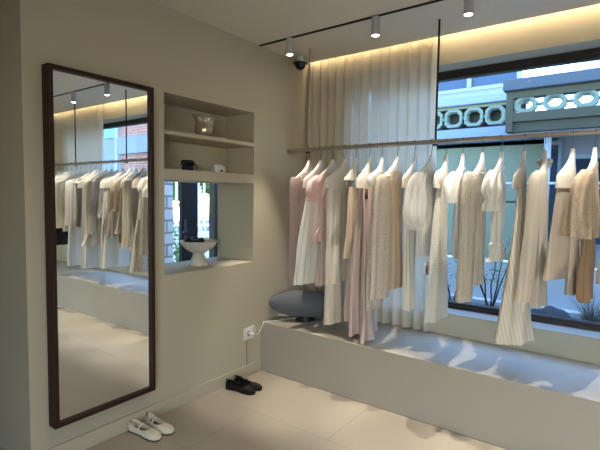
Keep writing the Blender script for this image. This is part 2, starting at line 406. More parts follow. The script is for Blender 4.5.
link('cable_loop', tube(bmesh.new(), [(.03, -.03, .09), (.02, -.01, .108), (.02, .03, .115), (.02, .05, .10), (.03, .045, .07), (.035, .012, .05)], .003, 8), wpl, t, smooth=True)
tag(link('wall_strip', B(0, .008, -.178, -.168, .0955, .309, bev=.002, seg=1), mat('strip_grey', (150, 142, 126), .6)), 'thin grey strip running down the wall below the outlet', 'cable cover')  # narrow plain grey strip on the wall, from outlet to baseboard

# ------------------------------------------------------------------ speaker
t = thing('wireless_speaker', 'grey fabric torpedo-shaped speaker lying on the bench in the corner', 'speaker', (.27, .28, .4248), R_(32))
fab = mat('grey_speaker_fabric', (98, 98, 104), .85, bump=('lace', 260, .25), sheen=.1)
L_ = .325; rings = []
for i in range(33):
    u = -1+2*i/32; r = max(.004, (1-abs(u)**2.7)**.6)
    rings.append([(u*L_, 0.104*r*math.cos(2*PI*j/36), .146+.001*u+.113*r*math.sin(2*PI*j/36)) for j in range(36)])
o = link('body', loft(bmesh.new(), rings, True, True), fab, t, smooth=True, ang=180); 
bm = bmesh.new(); loft(bm, [[(r*1.5*math.cos(2*PI*j/32), r*math.sin(2*PI*j/32), z) for j in range(32)] for r, z in [(.056, 0), (.058, .004), (.056, .012), (.045, .022), (.04, .045)]], True, True)
link('base', bm, mat('speaker_base', (20, 20, 21), .35), t, smooth=True)

# ------------------------------------------------------------------ shoes
def shoe(kind, label, group, heel, toe, mirror, m_up, m_sole, m_in):
    d = Vector((toe[0]-heel[0], toe[1]-heel[1])); Ls = d.length
    t = thing('ballet_flat', label, 'shoe', (heel[0], heel[1], 0), math.atan2(d.y, d.x), group)
    sg = -1 if mirror else 1
    def wid(u):   # half width along the foot
        return catw(u, [(0, .012), (.03, .022), (.12, .030), (.3, .031), (.45, .033), (.68, .042), (.82, .041), (.92, .034), (.975, .022), (1, .008)])
    def cen(u): return sg*.006*math.sin(PI*u)
    def catw(u, tb):
        for (a, x), (b_, y) in zip(tb, tb[1:]):
            if u <= b_:
                k = (u-a)/(b_-a); k = k*k*(3-2*k); return x+(y-x)*k
        return tb[-1][1]
    def rim(u): return catw(u, [(0, .056), (.1, .052), (.35, .036), (.55, .032), (.70, .033), (.8, .030), (.92, .024), (1, .014)])
    U = [0, .015, .04, .08, .13, .2, .28, .36, .44, .52, .58, .615, .622, .64, .68, .73, .78, .83, .88, .92, .955, .98, 1]
    rings = []
    for u in U:
        wv, h, c = wid(u), rim(u), cen(u)
        if u <= .617:
            k = 1 if u < .5 else 1-(u-.5)/.117*.65     # throat narrows into a rounded vamp
            k2 = .86*k
            half = [(1.0, 0), (1.02, .35*h), (.98, .75*h), (.90 if k > .9 else .9*k+.08, h+(0 if k > .9 else .006*(1-k))), (.84*k, h*.97), (.84*k, h*.6), (.8*k, .012), (.4*k, .010)]
        else:
            q = h*1.12
            half = [(1.0, 0), (1.02, .30*q), (.98, .58*q), (.86, .8*q), (.70, .91*q), (.52, .97*q), (.3, .99*q), (.12, q)]
        ring = [(u*Ls, c-wv*a, z+.006) for a, z in half]+[(u*Ls, c+wv*a, z+.006) for a, z in reversed(half)]
        rings.append(ring)
    bm = bmesh.new(); loft(bm, rings, True, True, close=False)
    link('upper', bm, m_up, t, smooth=True, ang=75)
    rr = []
    for z, g in ((0, .98), (.002, 1.04), (.007, 1.05), (.009, 1.0)):
        rr.append([(u*Ls, cen(u)-g*wid(u)-.0005, z) for u in U]+[(u*Ls, cen(u)+g*wid(u)+.0005, z) for u in reversed(U)])
    link('sole', loft(bmesh.new(), rr, True, True), m_sole, t, smooth=True)
    if m_in:
        ii = [u for u in U if .05 < u < .64]
        link('insole', loft(bmesh.new(), [[(u*Ls, cen(u)-.7*wid(u), .0185) for u in ii]+[(u*Ls, cen(u)+.7*wid(u), .0185) for u in reversed(ii)],
             [(u*Ls, cen(u)-.7*wid(u), .0195) for u in ii]+[(u*Ls, cen(u)+.7*wid(u), .0195) for u in reversed(ii)]], True, True), m_in, t)
    # instep strap: flat band arching over the foot
    us = .40; wv, h = wid(us), rim(us); rings = []
    for i in range(13):
        a = PI*i/12; y = cen(us)-wv*1.02*math.cos(a); z = h*.82+.030*math.sin(a)
        rings.append([(us*Ls-.007, y, z), (us*Ls+.007, y, z), (us*Ls+.007, y, z+.003), (us*Ls-.007, y, z+.003)])
    link('strap', loft(bmesh.new(), rings, True, True), m_up, t, smooth=True)
    link('pull_tab', tube(bmesh.new(), [(.004, -.005, .056), (.0, -.004, .066), (-.001, .0, .070), (.0, .004, .066), (.004, .005, .056)], .0022, 8), blk if kind == 'black' else m_sole, t, smooth=True)
    if kind == 'black':
        bm = bmesh.new(); rings = []
        for u in (.70, .76, .82, .88, .93):
            wv, q = wid(u)*1.0, rim(u)*1.12
            rings.append([(u*Ls, cen(u)+wv*a*.8, q*(1-.10*a*a*4*.25)+.0075) for a in (-.6, -.3, 0, .3, .6)])
        link('toe_cap', loft(bmesh.new(), rings, close=False), mat('patent_leather', (28, 27, 28), .12, coat=.8), t, smooth=True)
    return t
wleather = mat('cream_leather', (228, 220, 200), .45, bump=('noise', 120, .08))
dsole = mat('dark_rubber', (40, 36, 34), .7); insole = mat('taupe_insole', (112, 100, 84), .8)
shoe('white', 'cream strap ballet flat nearest the camera, below the mirror', 'cream ballet flats below the mirror', (.008, -1.255), (.268, -1.222), False, wleather, dsole, insole)
shoe('white', 'cream strap ballet flat farther from the camera, below the mirror', 'cream ballet flats below the mirror', (.012, -1.135), (.270, -1.128), True, wleather, dsole, insole)
bsuede = mat('black_suede', (18, 17, 17), .8, spec=.3)
shoe('black', 'black ballet flat on the left of its pair, below the outlet', 'black ballet flats by the baseboard', (.035, -.432), (.288, -.385), False, bsuede, blk, None)
shoe('black', 'black ballet flat on the right of its pair, nearer the bench', 'black ballet flats by the baseboard', (.03, -.335), (.280, -.300), True, bsuede, blk, None)

# ------------------------------------------------------------------ hangers
HB = mat('hanger_cloth', (232, 224, 210), .8, bump=('noise', 160, .06), trans=.1)
HD = mat('hanger_beige_cloth', (214, 202, 184), .8, bump=('noise', 160, .06), trans=.1)
def srow(hu, hn, z, n, uc=0, p=.75):
    r = []
    for j in range(n):
        a = 2*PI*j/n; c, s = math.cos(a), math.sin(a)
        r.append((hn*abs(s)**p*(1 if s > 0 else -1), uc+hu*abs(c)**p*(1 if c > 0 else -1), z))
    return r
def hanger_body_bm():
    P = [(1.806, .008, .006), (1.803, .016, .010), (1.785, .024, .012), (1.765, .041, .014), (1.745, .066, .015), (1.72, .103, .016), (1.695, .141, .017), (1.675, .172, .018), (1.655, .200, .019), (1.640, .215, .020), (1.628, .216, .019)]
    bm = bmesh.new(); loft(bm, [srow(hu, hn, z-1.628, 36) for z, hu, hn in P], True, True); return bm
def cover_bm(drop):
    P = [(1.712, .118, .0175), (1.694, .145, .019), (1.672, .180, .021), (1.65, .212, .023), (1.635, .223, .024), (1.60, .226, .025), (1.628-drop, .228, .027)]
    bm = bmesh.new(); loft(bm, [srow(hu, hn, z-1.628, 40) for z, hu, hn in P]); return bm
def hook_bm():
    P = [(0, 0, .172), (0, 0, .2)]
    bm = bmesh.new()
    pts = [(0, 0, .170), (0, 0, .205), (.003, .004, .232), (.002, .016, .252)]
    for i in range(9):
        a = -PI*.15+i/8*PI*1.25; pts.append((0, .0195*math.cos(a), .269+.0195*math.sin(a)))
    tube(bm, pts, .0022, 8, 3); return bm
BEND = .05
def bend(bm):
    # contoured shoulders: both ends of the hanger curve to the same side
    for v in bm.verts: v.co.x -= BEND*(min(abs(v.co.y), .26)/.225)**2
    return bm
hp = {}
def make_hanger(x, th, covered, desc, m):
    t = thing('clothes_hanger', ('cream' if m is HB else 'beige')+' padded hanger '+desc, 'hanger', (x, .228, 1.628), th, 'padded hangers on the clothes rail')
    key = (covered, m.name)
    if key not in hp:
        bo = link('hanger_body', bend(hanger_body_bm()), m, t, smooth=True, ang=60)
        ho = link('hook', hook_bm(), STEEL, t, smooth=True)
        co = link('shoulder_cover', bend(cover_bm(.058)), m, t, smooth=True, ang=60) if covered else None
        hp[key] = (bo, ho, co)
    else:
        for o in hp[key]:
            if o:
                c = o.copy(); COL.objects.link(c); c.parent = t
    return t

# ------------------------------------------------------------------ garments
def gbody(levels, k=7, seed=0, n=64, sub=5, hem=.0, p=.8, closed=False, flat=.5):
    """levels: (z, uc, hu, hn, amp) or with nc as sixth. returns bmesh, local z relative to z=0"""
    rnd = random.Random(seed); p1, p2, p3 = (rnd.uniform(0, 6.28) for _ in range(3))
    lv = [(l[0], l[1], l[2]*.96, max(l[3]*flat, .021), l[4]*1.25, l[5] if len(l) == 6 else 0) for l in levels]
    C = catmull(lv, sub); rings = []; zs = [c[0] for c in C]; zmax, zmin = max(zs), min(zs)
    for (z, uc, hu, hn, am, nc) in C:
        v = (zmax-z)/(zmax-zmin+1e-6); ring = []
        for j in range(n):
            a = 2*PI*j/n; c, s = math.cos(a), math.sin(a)
            uu = hu*abs(c)**p*(1 if c > 0 else -1); nn = hn*abs(s)**p*(1 if s > 0 else -1)
            nu, nv = c/max(hu, .01), s/max(hn, .01); l = math.hypot(nu, nv); nu /= l; nv /= l
            f = am*(.62*math.sin(k*a+p1+.5*math.sin(2.2*v*3+p2))+.38*math.sin((k*2+1)*a+p3+1.5*v)+.3*math.sin(2*a+5*v+p2))
            zz = z+hem*v*v*math.sin(3*a+p3)
            ring.append((nc+nn+f*nv, uc+uu+f*nu, zz))
        rings.append(ring)
    bm = bmesh.new(); loft(bm, rings, closed, False); return bm
def garment(name, label, cat, x, th, zbase, parts, group='clothes on the rail'):
    t = thing(name, label, cat, (x, .228, zbase), th, group)
    for pn, m, bm in parts:
        bmesh.ops.translate(bend(bm), vec=(0, 0, -zbase), verts=bm.verts)
        o = link(pn, bm, m, t, smooth=True, ang=180)
    return t
def cloth(name, rgb, rough=.8, tr=.22, bump=None, sheen=.15, **k): return mat(name, rgb, rough, trans=tr, bump=bump, sheen=sheen, spec=.25, **k)
MAUVE_LACE = cloth('mauve_lace', (190, 164, 158), bump=('lace', 110, .5))
IVORY = cloth('ivory_cotton', (234, 227, 214), bump=('noise', 120, .08))
WHITE = cloth('white_cotton', (242, 238, 230), bump=('noise', 120, .08))
PINK = cloth('blush_pink', (230, 198, 190), bump=('noise', 30, .15))
CREAM = cloth('cream_chiffon', (234, 225, 210), tr=.3)
CAMEL = cloth('light_camel', (214, 192, 166), tr=.22)
PALEPINK = cloth('pale_pink_chiffon', (226, 204, 192), tr=.35)
ROSE_SATIN = cloth('dusty_rose_satin', (208, 184, 174), .35, .12, bump=('noise', 60, .06))
SEQUIN = cloth('silver_sequin', (214, 202, 190), .4, .1, bump=('sequin', 120, .8))
BEIGE_LACE = cloth('beige_lace', (222, 208, 192), tr=.25, bump=('lace', 100, .6))
SHEER = sheer_mat('sheer_white_organza', (240, 236, 230), .22, .35)
WAVEKNIT = cloth('white_wave_knit', (236, 230, 218), bump=('wave', 30, .5))
BOUCLE = cloth('oatmeal_boucle', (222, 211, 194), bump=('lace', 140, .9))
STRIPE = cloth('striped_linen', (222, 212, 194), bump=('stripe', 15, .25))
LINEN = cloth('beige_linen', (212, 200, 182), bump=('noise', 70, .2))
TAUPE = cloth('taupe_wool', (184, 170, 152), tr=.08, bump=('noise', 150, .15))
CAMEL_LACE = cloth('camel_lace', (206, 184, 158), bump=('lace', 110, .7))
BROWN = cloth('tan_brown', (158, 128, 100), tr=.08)
GREYOLIVE = cloth('grey_olive', (104, 102, 92), tr=.05)
DARKBR = cloth('dark_brown', (54, 46, 42), tr=.02)
BLACKC = cloth('black_cotton', (26, 25, 26), tr=.02)
PRINT = mat('white_print', (242, 238, 232), .5, trans=.3, bump=('sequin', 14, .1))

def shoulders(hw=.205, hn=.038): return [(1.695, 0, .132, .034, 0), (1.668, 0, .187, .036, .001), (1.645, 0, hw, hn, .002)]
def sleeve(pts, k=4, seed=1, n=28):
    far = .86 if pts[0][1] > 0 else 1
    return gbody([(q[0], q[1]*far, q[2], *q[3:]) for q in pts], k, seed, n, 5, p=1, flat=.7*far)

def finish(name, label, cat, x, th, zb, cov, desc, parts, hm=HB):
    th = R_(th+15)
    make_hanger(x, th, cov, desc, hm)
    return garment(name, label, cat, x, th, zb, parts)

# 1 mauve lace cardigan
finish('cardigan', 'long mauve lace cardigan, first garment at the left end of the rail', 'cardigan', .321, 2, .80, False, 'holding the mauve lace cardigan at the left end', [
    ('bodice', MAUVE_LACE, gbody(shoulders()+[(1.5, 0, .195, .045, .005), (1.2, 0, .20, .05, .009), (.815, -.005, .205, .055, .014)], 7, 1)),
    ('sleeve', MAUVE_LACE, sleeve([(1.655, -.175, .04, .035, 0), (1.62, -.205, .045, .042, .003), (1.3, -.21, .042, .045, .005), (.80, -.20, .045, .04, .006)])),
    ('sleeve', MAUVE_LACE, sleeve([(1.655, .175, .04, .035, 0), (1.62, .205, .045, .042, .003), (1.3, .21, .042, .045, .005), (.84, .20, .045, .04, .006)], 4, 2))])
# 2 white flared slip
finish('slip_dress', 'white flared slip dress hanging between the mauve cardigan and the pink blouse', 'dress', .437, -2, .81, True, 'with flat shoulder cover over the white flared slip', [
    ('skirt', WHITE, gbody([(1.60, 0, .19, .025, 0), (1.45, 0, .20, .035, .006), (1.15, -.01, .245, .05, .014), (.81, -.01, .305, .07, .022)], 8, 2))])
# 3 pink blouse
finish('blouse', 'blush pink blouse with short puff sleeves and peplum waist', 'blouse', .554, -5, .80, False, 'holding the blush pink puff-sleeve blouse', [
    ('bodice', PINK, gbody(shoulders(.19)+[(1.5, 0, .17, .045, .006), (1.26, 0, .165, .045, .008)], 9, 3)),
    ('peplum', PINK, gbody([(1.262, 0, .167, .046, .008), (1.22, 0, .20, .055, .014), (1.16, 0, .22, .065, .018)], 10, 3, hem=.008)),
    ('sleeve', PINK, sleeve([(1.67, -.16, .045, .04, 0), (1.62, -.20, .065, .062, .007), (1.54, -.215, .075, .07, .010), (1.495, -.21, .055, .055, .006), (1.465, -.21, .07, .065, .01)], 7, 3, 40)),
    ('sleeve', PINK, sleeve([(1.67, .16, .045, .04, 0), (1.62, .20, .065, .062, .007), (1.54, .215, .075, .07, .010), (1.495, .21, .055, .055, .006), (1.465, .21, .07, .065, .01)], 7, 4, 40)),
    ('underskirt', PALEPINK, gbody([(1.25, 0, .15, .035, .004), (1.0, 0, .17, .045, .01), (.80, 0, .19, .05, .015)], 7, 5))])
# 4 cream chiffon dress with long tie
finish('chiffon_dress', 'cream chiffon dress with a long panel reaching almost to the bench', 'dress', .67, -9, .51, True, 'with flat shoulder cover over the long cream chiffon dress', [
    ('skirt', CREAM, gbody([(1.60, 0, .19, .025, 0), (1.4, 0, .19, .035, .006), (1.1, 0, .20, .042, .012), (.83, 0, .21, .045, .015)], 7, 6)),
    ('long_panel', CREAM, gbody([(1.59, -.13, .07, .03, .002), (1.2, -.125, .08, .04, .008), (.8, -.11, .095, .035, .009), (.51, -.10, .105, .03, .009)], 5, 7, 40)),
    ('lace_inset', BEIGE_LACE, gbody([(1.60, .06, .12, .03, 0), (1.45, .06, .11, .042, .004), (1.28, .04, .07, .044, .003), (1.2, .03, .03, .040, 0)], 4, 8, 40))])
# 5 camel camisole over pale pink skirt
finish('camisole', 'light camel camisole with thin straps over a pale pink long skirt', 'top', .77, 6, .55, False, 'holding the light camel camisole', [
    ('bodice', CAMEL, gbody([(1.58, 0, .15, .03, .002), (1.45, 0, .16, .042, .005), (1.25, 0, .165, .045, .008), (1.04, 0, .18, .05, .012)], 7, 9)),
    ('strap', CAMEL, tube(bmesh.new(), [(.03, -.11, 1.575), (.033, -.115, 1.64), (.024, -.11, 1.707), (-.02, -.115, 1.70), (-.033, -.115, 1.64), (-.03, -.11, 1.575)], .004, 8)),
    ('strap', CAMEL, tube(bmesh.new(), [(.03, .11, 1.575), (.033, .115, 1.64), (.024, .11, 1.707), (-.02, .115, 1.70), (-.033, .115, 1.64), (-.03, .11, 1.575)], .004, 8)),
    ('underskirt', PALEPINK, gbody([(1.10, 0, .14, .035, .004), (.85, 0, .145, .045, .010), (.55, 0, .15, .05, .015)], 6, 10))])
# 6 dusty rose satin trousers
bm = bmesh.new(); box(bm, .03, .036, -.17, -.135, 1.49, 1.565)
finish('wide_trousers', 'long dusty rose satin wide-leg trousers trailing down to the bench', 'trousers', .887, 4, .432, True, 'with flat shoulder cover over the dusty rose satin trousers', [
    ('leg', ROSE_SATIN, gbody([(1.61, 0, .17, .020, 0, .012), (1.3, -.02, .165, .032, .008, .03), (.85, -.02, .18, .045, .014, .045), (.55, -.015, .20, .05, .018, .05), (.432, -.01, .225, .055, .02, .055)], 6, 11)),
    ('leg', ROSE_SATIN, gbody([(1.61, 0, .17, .020, 0, -.012), (1.3, -.02, .165, .032, .008, -.03), (.85, -.02, .18, .045, .014, -.04), (.55, -.01, .19, .05, .018, -.045), (.47, .0, .20, .05, .02, -.045)], 6, 12)),
    ('side_tag', mat('brown_tag', (84, 56, 50), .7), bm)])
# 7 sequinned dress
bm = gbody([(1.70, -.05, .09, .030, 0), (1.66, -.12, .11, .040, .002), (1.615, -.15, .095, .044, .004), (1.58, -.165, .05, .042, .004)], 5, 13, 40)
finish('sequin_dress', 'silvery beige sequinned dress under a bright white collar cover', 'dress', .995, 3, .69, True, 'with white pointed collar above the silvery sequinned dress', [
    ('skirt', SEQUIN, gbody([(1.60, 0, .18, .03, 0), (1.4, 0, .185, .04, .006), (1.0, -.01, .20, .05, .012), (.69, -.015, .225, .055, .018)], 7, 14)),
    ('collar', WHITE, bm)])
# 8 beige lace sleeves and camel pleats
finish('pleated_dress', 'camel pleated dress with long beige lace sleeves in mid rail', 'dress', 1.12, -9, .79, False, 'holding the camel pleated dress with lace sleeves', [
    ('bodice', CAMEL, gbody(shoulders(.19)+[(1.45, .02, .18, .045, .005), (1.2, .03, .185, .05, .011), (.835, .04, .20, .06, .016)], 13, 15, 110)),
    ('sleeve', BEIGE_LACE, sleeve([(1.665, -.15, .055, .045, 0), (1.62, -.19, .06, .05, .003), (1.3, -.20, .075, .055, .007), (.79, -.205, .09, .05, .01)], 4, 16, 40)),
    ('sleeve', BEIGE_LACE, sleeve([(1.665, .15, .055, .045, 0), (1.62, .19, .06, .05, .003), (1.3, .20, .06, .05, .007), (.82, .20, .06, .05, .01)], 4, 17, 40))])
# 9 ivory dress
finish('slip_dress', 'plain ivory sleeveless long dress between the camel dress and the sheer puff blouse', 'dress', 1.25, 2, .71, True, 'with flat shoulder cover over the plain ivory dress', [
    ('skirt', IVORY, gbody([(1.60, 0, .185, .03, 0), (1.35, .01, .175, .04, .006), (1.0, .02, .165, .045, .012), (.71, .025, .16, .05, .016)], 7, 18))])
# 10 sheer puff blouse with price tag
bm = bmesh.new(); box(bm, .06, .062, -.175, -.125, .985, 1.075); tube(bm, [(.06, -.15, 1.072), (.058, -.152, 1.10), (.05, -.15, 1.13)], .0012, 6, 2)
bk = B(.062, .0625, -.162, -.152, 1.0, 1.05)
finish('puff_blouse', 'sheer white organza blouse with big balloon sleeve and white price tag', 'blouse', 1.374, -12, 1.10, False, 'holding the sheer balloon-sleeve blouse', [
    ('bodice', SHEER, gbody(shoulders(.19)+[(1.45, .02, .175, .05, .008), (1.25, .02, .18, .055, .012), (1.10, .02, .185, .06, .016)], 9, 19)),
    ('sleeve', SHEER, sleeve([(1.675, -.14, .06, .045, 0), (1.62, -.18, .052, .05, .008), (1.50, -.19, .062, .056, .014), (1.39, -.192, .076, .066, .017), (1.335, -.185, .066, .058, .014), (1.31, -.18, .045, .042, .004), (1.29, -.18, .052, .048, .008)], 8, 20, 56)),
    ('sleeve', SHEER, sleeve([(1.675, .14, .06, .045, 0), (1.62, .18, .052, .05, .008), (1.50, .19, .062, .056, .014), (1.39, .192, .076, .066, .017), (1.335, .185, .066, .058, .014), (1.31, .18, .045, .042, .004), (1.29, .18, .052, .048, .008)], 8, 21, 56)),
    ('price_tag', mat('tag_paper', (232, 228, 222), .7), bm), ('tag_print', blk, bk)])
# 11 wave knit
bm = gbody([(1.69, -.04, .13, .034, .002), (1.655, -.05, .17, .044, .006), (1.61, -.06, .17, .05, .008), (1.585, -.07, .15, .05, .01)], 6, 22, 48)
finish('knit_dress', 'long white wave-knit dress hanging below the window sill line', 'dress', 1.478, 0, .69, True, 'with folded shoulder cover over the white wave-knit dress', [
    ('skirt', WAVEKNIT, gbody([(1.60, 0, .195, .035, 0), (1.35, -.02, .20, .045, .006), (1.0, -.04, .20, .05, .01), (.69, -.055, .22, .055, .014)], 6, 23)),
    ('shawl_collar', IVORY, bm)])
# 12 white tee
finish('short_sleeve_top', 'bright white short-sleeved top with a ribbon at the neck', 'top', 1.589, 0, 1.11, False, 'holding the bright white short-sleeved top', [
    ('bodice', WHITE, gbody([(1.71, 0, .10, .028, 0)]+shoulders()+[(1.45, .03, .175, .045, .006), (1.25, .04, .18, .05, .01), (1.11, .04, .18, .052, .013)], 7, 24)),
    ('sleeve', WHITE, sleeve([(1.675, -.15, .055, .045, 0), (1.63, -.20, .07, .055, .003), (1.55, -.245, .075, .06, .006), (1.475, -.265, .075, .062, .006)], 4, 25, 36)),
    ('sleeve', WHITE, sleeve([(1.675, .15, .055, .045, 0), (1.63, .20, .07, .055, .003), (1.55, .245, .075, .06, .006), (1.475, .265, .075, .062, .006)], 4, 26, 36)),
    ('ribbon', CREAM, tube(bmesh.new(), [(.035, .03, 1.70), (.045, .04, 1.62), (.05, .035, 1.55), (.055, .04, 1.50)], .004, 8))])
# 13 oatmeal boucle cardigan
finish('boucle_cardigan', 'oatmeal boucle knit coat with one long sleeve hanging toward the room', 'cardigan', 1.717, -6, .865, False, 'holding the oatmeal boucle knit coat', [
    ('bodice', BOUCLE, gbody([(1.71, 0, .10, .030, 0)]+shoulders(.205, .042)+[(1.4, .03, .19, .05, .006), (1.2, .04, .19, .055, .009), (.95, .05, .20, .06, .013)], 6, 27)),
    ('sleeve', BOUCLE, sleeve([(1.67, -.16, .06, .045, 0), (1.62, -.205, .07, .055, .003), (1.3, -.225, .07, .055, .005), (.865, -.235, .072, .052, .006)], 4, 28, 36)),
    ('sleeve', BOUCLE, sleeve([(1.67, .16, .06, .045, 0), (1.62, .205, .06, .05, .003), (1.3, .22, .06, .05, .005), (.90, .225, .06, .05, .006)], 4, 29, 36))])
# 14 ruffle sleeve blouse
finish('ruffle_blouse', 'white cotton blouse with gathered ruffle sleeve and seam at the waist', 'blouse', 1.832, -6, 1.115, False, 'holding the white ruffle-sleeve blouse', [
    ('bodice', WHITE, gbody([(1.72, 0, .09, .028, 0)]+shoulders(.20)+[(1.5, .02, .18, .05, .007), (1.23, .03, .165, .048, .007)], 8, 30)),
    ('peplum', WHITE, gbody([(1.232, .03, .168, .050, .008), (1.18, .02, .185, .055, .012), (1.115, .01, .19, .06, .015)], 9, 31)),
    ('sleeve', WHITE, sleeve([(1.68, -.14, .055, .045, 0), (1.62, -.175, .055, .055, .010), (1.55, -.185, .058, .062, .014), (1.505, -.175, .040, .045, .005), (1.47, -.17, .050, .05, .012), (1.43, -.165, .052, .05, .015)], 8, 32, 56)),
    ('sleeve', WHITE, sleeve([(1.68, .14, .055, .045, 0), (1.62, .175, .055, .055, .010), (1.55, .185, .058, .062, .014), (1.505, .175, .040, .045, .005), (1.47, .17, .050, .05, .012), (1.43, .165, .052, .05, .015)], 8, 33, 56)),
    ('drawstring', CREAM, tube(bmesh.new(), [(.058, -.14, 1.20), (.064, 0, 1.225), (.062, .14, 1.245)], .003, 8))])
# 15 striped skirt
bow = bmesh.new()
for s in (-1, 1): tube(bow, [(.05, -.02, 1.36), (.056, -.02+s*.03, 1.38), (.056, -.02+s*.045, 1.362), (.05, -.02, 1.358)], .006, 8)
finish('striped_skirt', 'long ivory diagonal-striped skirt flaring down past the window sill', 'skirt', 1.96, -3, .645, True, 'with flat shoulder cover over the long striped skirt', [
    ('skirt', STRIPE, gbody([(1.61, 0, .15, .028, 0), (1.42, 0, .145, .04, .005), (1.2, -.01, .165, .065, .010), (.9, -.02, .20, .13, .014), (.645, -.03, .23, .19, .018)], 7, 34, 72)),
    ('bow', IVORY, bow)], HD)
# 16 beige linen shirt, knotted
kn = bmesh.new()
rings = []
for i in range(25):
    a = 2*PI*i/24; r = .016+.004*math.sin(5*a)
    rings.append([((.026+r*math.cos(2*PI*j/10))*math.cos(a)+.004, (.036+r*math.cos(2*PI*j/10))*math.sin(a), 1.725+.012*math.sin(2*a+1)+r*math.sin(2*PI*j/10)) for j in range(10)])
loft(kn, rings); bmesh.ops.remove_doubles(kn, verts=kn.verts, dist=1e-5)
finish('linen_shirt', 'long beige linen shirt with a fabric knot tied round its neck', 'shirt', 2.076, -2, .87, False, 'holding the beige linen shirt with knotted neck', [
    ('bodice', LINEN, gbody([(1.73, 0, .05, .022, 0), (1.70, 0, .11, .032, 0)]+shoulders(.205, .042)[1:]+[(1.4, .02, .19, .055, .007), (1.15, .03, .195, .065, .011), (.87, .03, .21, .075, .016)], 6, 35)),
    ('sleeve', LINEN, sleeve([(1.67, -.15, .06, .045, 0), (1.61, -.205, .06, .05, .004, -.01), (1.35, -.22, .05, .045, .007, -.02), (1.10, -.235, .048, .042, .007, -.03), (.915, -.25, .052, .042, .009, -.04)], 5, 36, 36)),
    ('sleeve', LINEN, sleeve([(1.67, .15, .06, .045, 0), (1.61, .205, .06, .05, .004), (1.3, .22, .055, .045, .007), (.95, .22, .055, .042, .009)], 5, 37, 36)),
    ('neck_knot', LINEN, kn)], HD)
# 17 taupe coat with print lining
seam = bmesh.new()
tube(seam, [(.052, -.09, 1.56), (.060, -.05, 1.46), (.066, -.02, 1.36)], .004, 6); tube(seam, [(.05, .06, 1.565), (.058, .09, 1.52), (.06, .11, 1.49)], .004, 6)
finish('wool_coat', 'taupe coat with dark seams and crinkled white print shirt showing at its edge', 'coat', 2.222, -14, .955, True, 'with wide shoulder cover over the taupe coat', [
    ('front_panel', TAUPE, gbody([(1.61, -.02, .20, .035, 0), (1.4, -.04, .21, .05, .003), (1.2, -.06, .22, .055, .006), (1.06, -.08, .235, .06, .009)], 5, 38)),
    ('back_panel', TAUPE, gbody([(1.61, .08, .13, .03, 0, .025), (1.3, .05, .12, .045, .006, .03), (.955, .0, .10, .05, .008, .035)], 5, 39, 44)),
    ('print_shirt', PRINT, gbody([(1.62, .19, .05, .05, .004, .05), (1.45, .19, .06, .06, .010, .065), (1.25, .17, .06, .06, .012, .06), (1.05, .13, .05, .045, .012, .05)], 6, 40, 44)),
    ('seam', blk, seam)])
# 18 camel lace top over brown trousers
finish('lace_top', 'camel lace top over tan brown trousers at the right edge of the picture', 'top', 2.33, -10, .93, False, 'holding the camel lace top at the right edge', [
    ('bodice', CAMEL_LACE, gbody([(1.72, 0, .09, .028, 0)]+shoulders(.21, .045)+[(1.5, .0, .20, .055, .006), (1.29, .0, .21, .065, .012)], 7, 41)),
    ('sleeve', CAMEL_LACE, sleeve([(1.67, -.16, .055, .045, 0), (1.60, -.21, .065, .055, .004, -.01), (1.45, -.235, .065, .055, .008, -.02), (1.31, -.24, .07, .06, .012, -.02)], 5, 42, 36)),
    ('sleeve', CAMEL_LACE, sleeve([(1.67, .16, .055, .045, 0), (1.60, .21, .065, .055, .004), (1.45, .235, .065, .055, .008), (1.31, .24, .07, .06, .012)], 5, 43, 36)),
    ('trousers', BROWN, gbody([(1.34, .0, .15, .04, .004), (1.15, -.02, .16, .055, .008), (.98, -.03, .155, .055, .010), (.93, -.03, .12, .05, .010)], 5, 44))])

